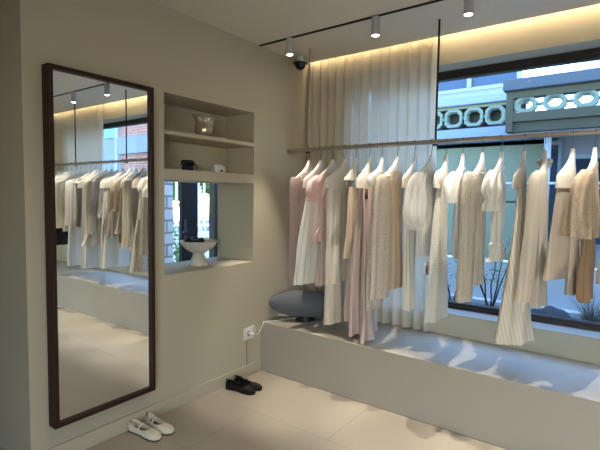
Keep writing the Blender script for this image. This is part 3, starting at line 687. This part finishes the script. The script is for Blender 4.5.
# garments farther along the rail, seen in the mirror
def simple_skirt(m, hu, z, k, seed, hn=.055): return ('skirt', m, gbody([(1.60, 0, .185, .03, 0), (1.35, 0, .19, .042, .006), ((1.35+z)/2, 0, (.19+hu)/2, .05, .012), (z, 0, hu, hn, .016)], k, seed))
def simple_top(m, z, zs, seed, hw=.2):
    return [('bodice', m, gbody([(1.71, 0, .10, .028, 0)]+shoulders(hw)+[(1.45, 0, .18, .048, .006), ((1.45+z)/2, 0, .18, .05, .010), (z, 0, .185, .055, .014)], 7, seed))]+[
        ('sleeve', m, sleeve([(1.67, s*.16, .055, .045, 0), (1.62, s*.205, .06, .05, .003), ((1.62+zs)/2, s*.22, .058, .05, .006), (zs, s*.225, .06, .05, .007)], 4, seed+50, 32)) for s in (-1, 1)]
MG = [
 ('straight_dress', 'dress', 'taupe straight dress, seen in the mirror just left of the ivory long dress', True, 1.0, [simple_skirt(TAUPE, .19, 1.0, 6, 61)]),
 ('long_dress', 'dress', 'ivory long plain dress, longest of the garments at the right of the mirror', True, .62, [simple_skirt(IVORY, .24, .62, 7, 62)]),
 ('short_camisole', 'top', 'short white camisole with pink straps, seen mid mirror', False, 1.22, [('bodice', WHITE, gbody([(1.55, 0, .14, .03, .002), (1.4, 0, .16, .045, .005), (1.22, 0, .18, .05, .01)], 7, 63))]+[('strap', PINK, tube(bmesh.new(), [(.03, s*.11, 1.545), (.034, s*.115, 1.63), (.024, s*.11, 1.707), (-.02, s*.115, 1.70), (-.034, s*.115, 1.63), (-.03, s*.11, 1.545)], .006, 8)) for s in (-1, 1)]),
 ('oatmeal_cardigan', 'cardigan', 'oatmeal knit cardigan, seen mid mirror', False, 1.0, simple_top(BOUCLE, 1.0, 1.02, 64)),
 ('ruffle_skirt', 'skirt', 'cream tiered skirt with ruffled hem, seen mid mirror', True, .86, [simple_skirt(CREAM, .2, 1.0, 8, 65), ('ruffle', CREAM, gbody([(1.01, 0, .2, .055, .016), (.93, 0, .235, .07, .02), (.86, 0, .25, .08, .026)], 11, 66))]),
 ('wide_trousers', 'trousers', 'ivory wide-leg trousers, right pair of two seen in the mirror', True, .56, [('leg', IVORY, gbody([(1.60, 0, .17, .022, 0, n), (1.1, 0, .175, .034, .008, n*1.6), (.56, 0, .2, .045, .012, n*2)], 5, 67+int(n*100))) for n in (-.015, .015)]),
 ('sleeveless_vest', 'vest', 'dark grey-olive sleeveless vest, darkest piece mid mirror', False, 1.08, [('bodice', GREYOLIVE, gbody(shoulders(.19)+[(1.4, 0, .18, .05, .005), (1.08, 0, .19, .06, .01)], 5, 68))]),
 ('sheer_blouse', 'blouse', 'white sheer long-sleeved blouse, seen in the mirror beside the dark vest', False, 1.05, simple_top(IVORY, 1.05, 1.1, 69)),
 ('wide_trousers', 'trousers', 'ivory wide-leg trousers, left pair of two seen in the mirror', True, .56, [('leg', WHITE, gbody([(1.60, 0, .17, .022, 0, n), (1.1, 0, .175, .034, .008, n*1.6), (.56, 0, .2, .045, .012, n*2)], 5, 70+int(n*100))) for n in (-.015, .015)]),
 ('cotton_shirt', 'shirt', 'cream cotton shirt, seen at the left of the mirror', False, 1.0, simple_top(CREAM, 1.0, 1.05, 71)),
 ('boxy_tee', 'top', 'cream boxy short-sleeved tee, seen at the far left of the mirror', False, 1.08, simple_top(IVORY, 1.08, 1.42, 72, .22)),
 ('long_coat', 'coat', 'dark brown long coat, seen at the left edge of the mirror', False, .80, simple_top(DARKBR, .80, .9, 73)),
 ('black_dress', 'dress', 'black sleeveless dress, last but one on the rail', True, .85, [simple_skirt(BLACKC, .2, .85, 6, 74)]),
 ('black_cardigan', 'cardigan', 'black cardigan at the far end of the rail', False, .95, simple_top(BLACKC, .95, .95, 75)),
]
for i, (nm, cat, lab, cov, zb, parts) in enumerate(MG):
    finish(nm, lab, cat, 2.48+i*.121, random.Random(i).uniform(-6, 6), zb, cov, 'holding the '+lab.split(',')[0], parts)

# ------------------------------------------------------------------ outside: garden
STUC = mat('white_stucco', (206, 206, 206), .9, bump=('noise', 50, .1))
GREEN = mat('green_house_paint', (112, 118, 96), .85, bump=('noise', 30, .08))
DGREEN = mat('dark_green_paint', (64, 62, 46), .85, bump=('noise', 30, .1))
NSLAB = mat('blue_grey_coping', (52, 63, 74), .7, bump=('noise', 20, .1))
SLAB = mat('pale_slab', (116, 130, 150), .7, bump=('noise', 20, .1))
GRAVEL = mat('gravel', (96, 95, 92), .95, bump=('lace', 40, 1.0), var=(60, .3))
tag(link('gravel_bed', B(-1.5, 9, 1.0, 1.83, .35, .46), GRAVEL), 'grey gravel garden bed right outside the window', 'gravel', kind='structure')
tag(link('garden_wall', B(-.4, 14, 1.9, 2.05, -.2, .885), STUC), 'low white garden wall behind the gravel bed', 'wall', kind='structure')
tag(link('garden_kerb', B(-.4, 9, 1.80, 1.9, .3, .50, bev=.006, seg=1), STUC), 'white kerb edging the gravel in front of the garden wall', 'kerb', kind='structure')
tag(link('ground', B(-20, 25, 1.0, 30, -.3, -.1), mat('asphalt', (130, 130, 130), .9)), 'grey ground outside', 'ground', kind='structure')
tag(link('pavement', B(-20, 25, -20, -5.15, -.3, -.1), mat('asphalt', (130, 130, 130), .9)), 'grey pavement in front of the shop', 'ground', kind='structure')
rnd = random.Random(5)
bm = bmesh.new(); bmesh.ops.create_icosphere(bm, subdivisions=4, radius=1)
for v in bm.verts:
    d = v.co.copy(); k = 1+.10*math.sin(5*d.x+1)*math.sin(4*d.y)+.06*math.sin(11*d.x+3*d.z)
    v.co = Vector((d.x*.20*k, d.y*.15*k, max(-.02, d.z*.16*k)))
bmesh.ops.translate(bm, vec=(2.02, 1.30, .46), verts=bm.verts)
tag(link('garden_rock', bm, mat('dark_stone', (46, 46, 45), .85, bump=('noise', 25, .6)), smooth=True, ang=30), 'dark low boulder in the gravel outside the window', 'rock')
def grass_tuft(x, y, z, n, h, label, seed):
    rnd = random.Random(seed); bm = bmesh.new()
    for i in range(n):
        a = rnd.uniform(0, 2*PI); l = h*rnd.uniform(.6, 1); sp = rnd.uniform(.25, .95); r0 = rnd.uniform(0, .04)
        base = Vector((r0*math.cos(a), r0*math.sin(a), 0)); prev = None; wv = .0022
        side = Vector((-math.sin(a), math.cos(a), 0))
        for s in range(6):
            q = s/5; p = base+Vector((math.cos(a), math.sin(a), 0))*(sp*l*q**1.4*.85)+Vector((0, 0, l*q*(1-.35*sp*q)))
            ww = wv*(1-q*.85); A = bm.verts.new(p-side*ww); C_ = bm.verts.new(p+side*ww)
            if prev: bm.faces.new((prev[0], prev[1], C_, A))
            prev = (A, C_)
    bmesh.ops.translate(bm, vec=(x, y, z), verts=bm.verts)
    return tag(link('ornamental_grass', bm, mat('dry_grass', (98, 96, 84), .8, trans=.2)), label, 'grass')
grass_tuft(2.30, 1.38, .46, 260, .36, 'spiky pale ornamental grass tuft outside the right of the window', 4)
LEAF = mat('leaf_green', (86, 130, 72), .6, trans=.3); BARK = mat('dark_bark', (48, 40, 38), .9)
def shrub(x, y, z, h, seed, label, stems=5, leaves=170, sp=.3, ls=.02):
    rnd = random.Random(seed); t = thing('garden_shrub', label, 'shrub', (x, y, z)); bs = bmesh.new(); bl = bmesh.new()
    for s in range(stems):
        a = rnd.uniform(0, 2*PI); pts = []
        for q in range(6):
            k = q/5; pts.append((math.cos(a)*sp*h*k**1.2+rnd.uniform(-.012, .012)+.02*math.cos(a), math.sin(a)*sp*h*k**1.2*.6+rnd.uniform(-.012, .012), h*k))
        tube(bs, pts, .009, 6, 2, taper=lambda u: 1-.7*u)
        for _ in range(leaves//stems):
            q = rnd.uniform(.4, 1); i = min(4, int(q*5)); p = Vector(pts[i]).lerp(Vector(pts[i+1]), q*5-i)+Vector((rnd.gauss(0, .04), rnd.gauss(0, .04), rnd.gauss(0, .03)))
            d = Vector((rnd.gauss(0, 1), rnd.gauss(0, 1), rnd.gauss(0, .6))).normalized(); u = d.cross(Vector((rnd.gauss(0, 1), rnd.gauss(0, 1), rnd.gauss(0, 1)))).normalized()
            V = [bl.verts.new(p+d*ls*aa+u*ls*bb) for aa, bb in ((-1, 0), (-.2, .38), (1, 0), (-.2, -.38))]; bl.faces.new(V)
    link('stems', bs, BARK, t, smooth=True); link('foliage', bl, LEAF, t); return t
shrub(1.50, 1.5, .46, .62, 3, 'dark-stemmed leafy shrub in the gravel outside, behind the striped skirt', 6, 150, .32, .018)
shrub(1.12, 1.62, .46, .5, 9, 'small green shrub outside beside the curtain edge', 5, 140, .3, .018)

# railing on the garden wall
t = thing('garden_railing', 'thin white metal railing standing on the garden wall', 'railing', (.9, 1.97, .885))
WMET = mat('white_metal', (214, 222, 228), .4)
link('top_rail', tube(bmesh.new(), [(-.6, 0, .775), (6, 0, .775)], .012, 10, 1), WMET, t, smooth=True)
link('lower_rail', tube(bmesh.new(), [(-.6, 0, .595), (6, 0, .595)], .009, 10, 1), BLACKM, t, smooth=True)
for x in (-.55, .3, 1.12, 1.95, 2.8, 3.6, 4.5): link('post', tube(bmesh.new(), [(x, 0, 0), (x, 0, .775)], .011, 10, 1), WMET, t, smooth=True)

# ------------------------------------------------------------------ outside: the green house
h = thing('neighbour_house', 'pale green house with two ornamental balconies outside the window', 'house', (0, 4.3, -.1))
YO = 4.3
def part(name, m, x0, x1, y0, y1, z0, z1, bev=0): return link(name, B(x0, x1, y0-YO, y1-YO, z0+.1, z1+.1, bev=bev, seg=1), m, h)
part('wall', GREEN, -2, 5.2, 4.32, 4.5, -.1, 2.36)
part('floor_slab', SLAB, -2, 1.3, 4.16, 4.32, 2.36, 2.57)           # blue-white ledge of the far balcony
part('balcony_floor', SLAB, -2, 5.2, 4.32, 6.4, 2.30, 2.45)
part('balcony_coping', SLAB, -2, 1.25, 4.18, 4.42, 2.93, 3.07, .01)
part('coping_underside', GREEN, -2, 1.25, 4.24, 4.38, 2.885, 2.93)
def octa(cx, cz, y0, y1, a, b_, c, thick, sink):
    """octagonal breeze-block ring: outer half width a, half height b_, corner cut c"""
    bm = bmesh.new()
    def oc(a, b_, c): return [(a, b_-c), (a-c, b_), (-a+c, b_), (-a, b_-c), (-a, -b_+c), (-a+c, -b_), (a-c, -b_), (a, -b_+c)]
    O = oc(a, b_, c); I = oc(a-thick, b_-thick, c-thick*.35); I2 = oc(a-thick-.02, b_-thick-.02, c-thick*.45)
    R = [[(cx+x, y1-YO, cz+z+.1) for x, z in O], [(cx+x, y0-YO, cz+z+.1) for x, z in O], [(cx+x, y0-YO, cz+z+.1) for x, z in I], [(cx+x, y0+.03-YO, cz+z+.1) for x, z in I2], [(cx+x, y1-YO, cz+z+.1) for x, z in I2]]
    R.append(R[0]); loft(bm, R); bmesh.ops.remove_doubles(bm, verts=bm.verts, dist=1e-6); return bm
PALEG = mat('pale_green_concrete', (112, 124, 110), .85, bump=('noise', 30, .1))
for i in range(9):
    cx = .82-i*.305
    link('breeze_block', octa(cx, 2.745, 4.22, 4.34, .135, .135, .055, .03, .04), PALEG, h)
    link('block_link', B(cx+.13, cx+.175, 4.24-YO, 4.32-YO, 2.725+.1, 2.765+.1), PALEG, h)
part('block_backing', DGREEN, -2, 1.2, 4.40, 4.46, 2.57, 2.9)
# near balcony
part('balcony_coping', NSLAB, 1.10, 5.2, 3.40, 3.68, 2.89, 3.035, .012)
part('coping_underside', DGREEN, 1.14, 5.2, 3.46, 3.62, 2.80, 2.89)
for i in range(9):
    cx = 1.36+i*.325
    link('breeze_block', octa(cx, 2.715, 3.48, 3.60, .125, .100, .055, .028, .04), PALEG, h)
    link('block_link', B(cx+.12, cx+.205, 3.51-YO, 3.58-YO, 2.70+.1, 2.73+.1), PALEG, h)
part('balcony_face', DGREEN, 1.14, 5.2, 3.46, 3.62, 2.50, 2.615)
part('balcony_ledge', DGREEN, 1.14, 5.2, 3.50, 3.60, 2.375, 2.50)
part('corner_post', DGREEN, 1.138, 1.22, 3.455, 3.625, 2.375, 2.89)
part('balcony_slab', SLAB, 1.16, 5.2, 3.60, 4.32, 2.375, 2.5)
part('recess_wall', mat('blue_grey_paint', (110, 116, 122), .85), 1.66, 5.2, 4.24, 4.32, -.1, 2.375)
DGL = mat('dark_window_glass', (30, 44, 54), .08, spec=.6)
f = part('window_frame', mat('grey_frame', (110, 124, 134), .5), 1.50, 1.70, 4.20, 4.24, .9, 2.32); link('pane', B(1.53, 1.665, 4.185-YO, 4.2-YO, 1.03, 2.36), DGL, f)
f = part('window_frame', mat('grey_frame', (110, 124, 134), .5), 1.78, 2.9, 4.20, 4.24, .9, 2.12); link('pane', B(1.81, 2.3, 4.185-YO, 4.2-YO, 1.03, 2.16), DGL, f); link('pane', B(2.34, 2.87, 4.185-YO, 4.2-YO, 1.03, 2.16), DGL, f)
dp = link('drain_pipe', tube(bmesh.new(), [(1.545, 4.11-YO, .1), (1.545, 4.11-YO, 2.47)], .045, 18, 1), mat('pale_pipe', (170, 196, 222), .4), h, smooth=True)
for z in (1.0, 1.98): link('pipe_collar', lathe(bmesh.new(), [(.044, -.03), (.054, -.026), (.054, .026), (.044, .03)], 1.545, 4.11-YO, z+.1, 18), MATS['pale_pipe'], dp, smooth=True)
# upper storey behind the far balcony
part('upper_wall', SLAB, -2.4, .72, 6.4, 6.6, 2.45, 3.66)
part('upper_wall', SLAB, -2.4, .72, 6.4, 6.6, 4.5, 5.4)
fr = mat('blue_grey_frame', (120, 134, 150), .5)
part('window_frame', fr, -2.4, .72, 6.38, 6.46, 3.64, 3.71); part('window_frame', fr, -2.4, .72, 6.38, 6.46, 4.45, 4.52)
for x in (-2.3, -1.28, -.25, .66): part('window_mullion', fr, x, x+.08, 6.38, 6.46, 3.70, 4.46)
part('window_glass', mat('sky_blue_glass', (44, 66, 92), .2, spec=.25), -2.4, .72, 6.46, 6.5, 3.7, 4.46)

# distant roof in the white sky
t = thing('distant_building', 'pale bluish slanted building in the sky above the right balcony', 'building', (2.1, 14, -.1))
bm = bmesh.new()
loft(bm, [[(-1.0, 0, 0), (.6, 0, 0), (.6, 2, 0), (-1.0, 2, 0)], [(-1.0, 0, 5.7), (.0, 0, 5.7), (.0, 2, 5.7), (-1.0, 2, 5.7)], [(-2.0, 0, 8.2), (-.7, 0, 8.2), (-.7, 2, 8.2), (-2.0, 2, 8.2)]], True, True)
link('wall', bm, mat('pale_blue_facade', (190, 206, 214), .6), t)

# brick building beyond, visible in the mirror
t = thing('brick_building', 'red brick building with a pale blue band, seen in the mirror', 'building', (8.5, 5, -.1))
BR = brick_mat('red_brick', (168, 98, 86), (150, 84, 76), (176, 160, 150), .24, .075, .012, axes=(0, 2))
link('wall', B(-2.2, 1.62, 0, .3, 0, 5.6), BR, t)
link('canopy_band', B(-2.2, 1.62, -.15, 0, 2.80, 3.30), SLAB, t)
link('side_wall', B(1.62, 6, .1, .4, 0, 6), SLAB, t)
link('sign_panel', B(1.95, 2.55, .04, .1, 3.35, 3.75), mat('teal_sign', (90, 170, 150), .5), t)
link('drain_pipe', tube(bmesh.new(), [(1.68, -.08, 0), (1.68, -.08, 5.5)], .05, 12, 1), MATS['pale_pipe'], t, smooth=True)

# ------------------------------------------------------------------ outside the niche: entrance
tag(link('entry_paving', B(-8, -.43, -1.7, 8, -.3, -.02), mat('entry_stone', (196, 192, 184), .8)), 'pale paving outside the niche window', 'paving', kind='structure')
struct('added_canopy', B(-2.0, -.43, -1.7, 0.5, 2.62, 2.75), STUC)   # unseen canopy, added to keep skylight off the niche's side wall
d1 = struct('door_1', B(-1.66, -1.60, .447, .679, -.02, 2.4, bev=.004, seg=1), mat('dark_door', (20, 17, 17), .6, spec=.2))
link('door_jamb', B(-1.68, -1.58, 0.922, 1.10, -.02, 2.4), MATS['dark_door'], d1)
link('door_rail', B(-1.66, -1.60, .679, .922, 2.2, 2.4), MATS['dark_door'], d1); link('door_rail', B(-1.66, -1.60, .679, .922, -.02, .16), MATS['dark_door'], d1)
link('door_glass', B(-1.635, -1.628, .679, .922, .16, 2.2), glass_mat('door_glass', (.95, .97, .97), .05), d1)
hd = link('door_handle', B(-1.595, -1.58, .462, .50, .98, 1.22, bev=.004), mat('handle_grey', (70, 70, 74), .35, .7), d1)
link('lever', tube(bmesh.new(), [(-1.58, .48, 1.08), (-1.55, .48, 1.08), (-1.54, .44, 1.08), (-1.54, .40, 1.075)], .013, 10, 3), BLACKM, hd, smooth=True)
link('lever_knob', lathe(bmesh.new(), [(.004, -.03), (.022, -.02), (.028, 0), (.022, .02), (.004, .03)], -1.545, .45, 1.08, 16), BLACKM, hd, smooth=True)
tag(link('stone_wall', B(-2.0, -1.62, -1.68, .335, -.02, 2.6), brick_mat('split_stone', (222, 222, 222), (204, 205, 207), (150, 150, 150), .5, .135, .012, 1.0)), 'pale split-stone wall end seen at the left through the niche window', 'stone wall')
t = thing('white_fence', 'white bar fence beyond the entrance door, seen through the niche', 'fence', (-3.8, 1, -.02))
for z in (.95, 2.15): link('rail', B(-.02, .02, -1.2, 3.6, z, z+.05), WMET, t)
for i in range(30): link('bar', B(-.012, .012, -1.1+i*.155, -1.068+i*.155, .98, 2.15), WMET, t)
link('plinth', B(-.1, .1, -1.2, 3.6, 0, .85), STUC, t)
shrub(-3.3, 1.72, -.02, 1.0, 21, 'green bush at the foot of the white fence, seen through the niche', 8, 420, .35, .05)
for i, (x, y, hh) in enumerate(((-6.0, 3.7, 3.6), (-6.6, 5.3, 4.0))):
    t = shrub(x, y, -.02, hh, 31+i, ('left' if i == 0 else 'right')+' leafy green tree beyond the white fence, seen through the niche', 12, 2600, .32, .13); t.name = 'leafy_tree'; t['category'] = 'tree'
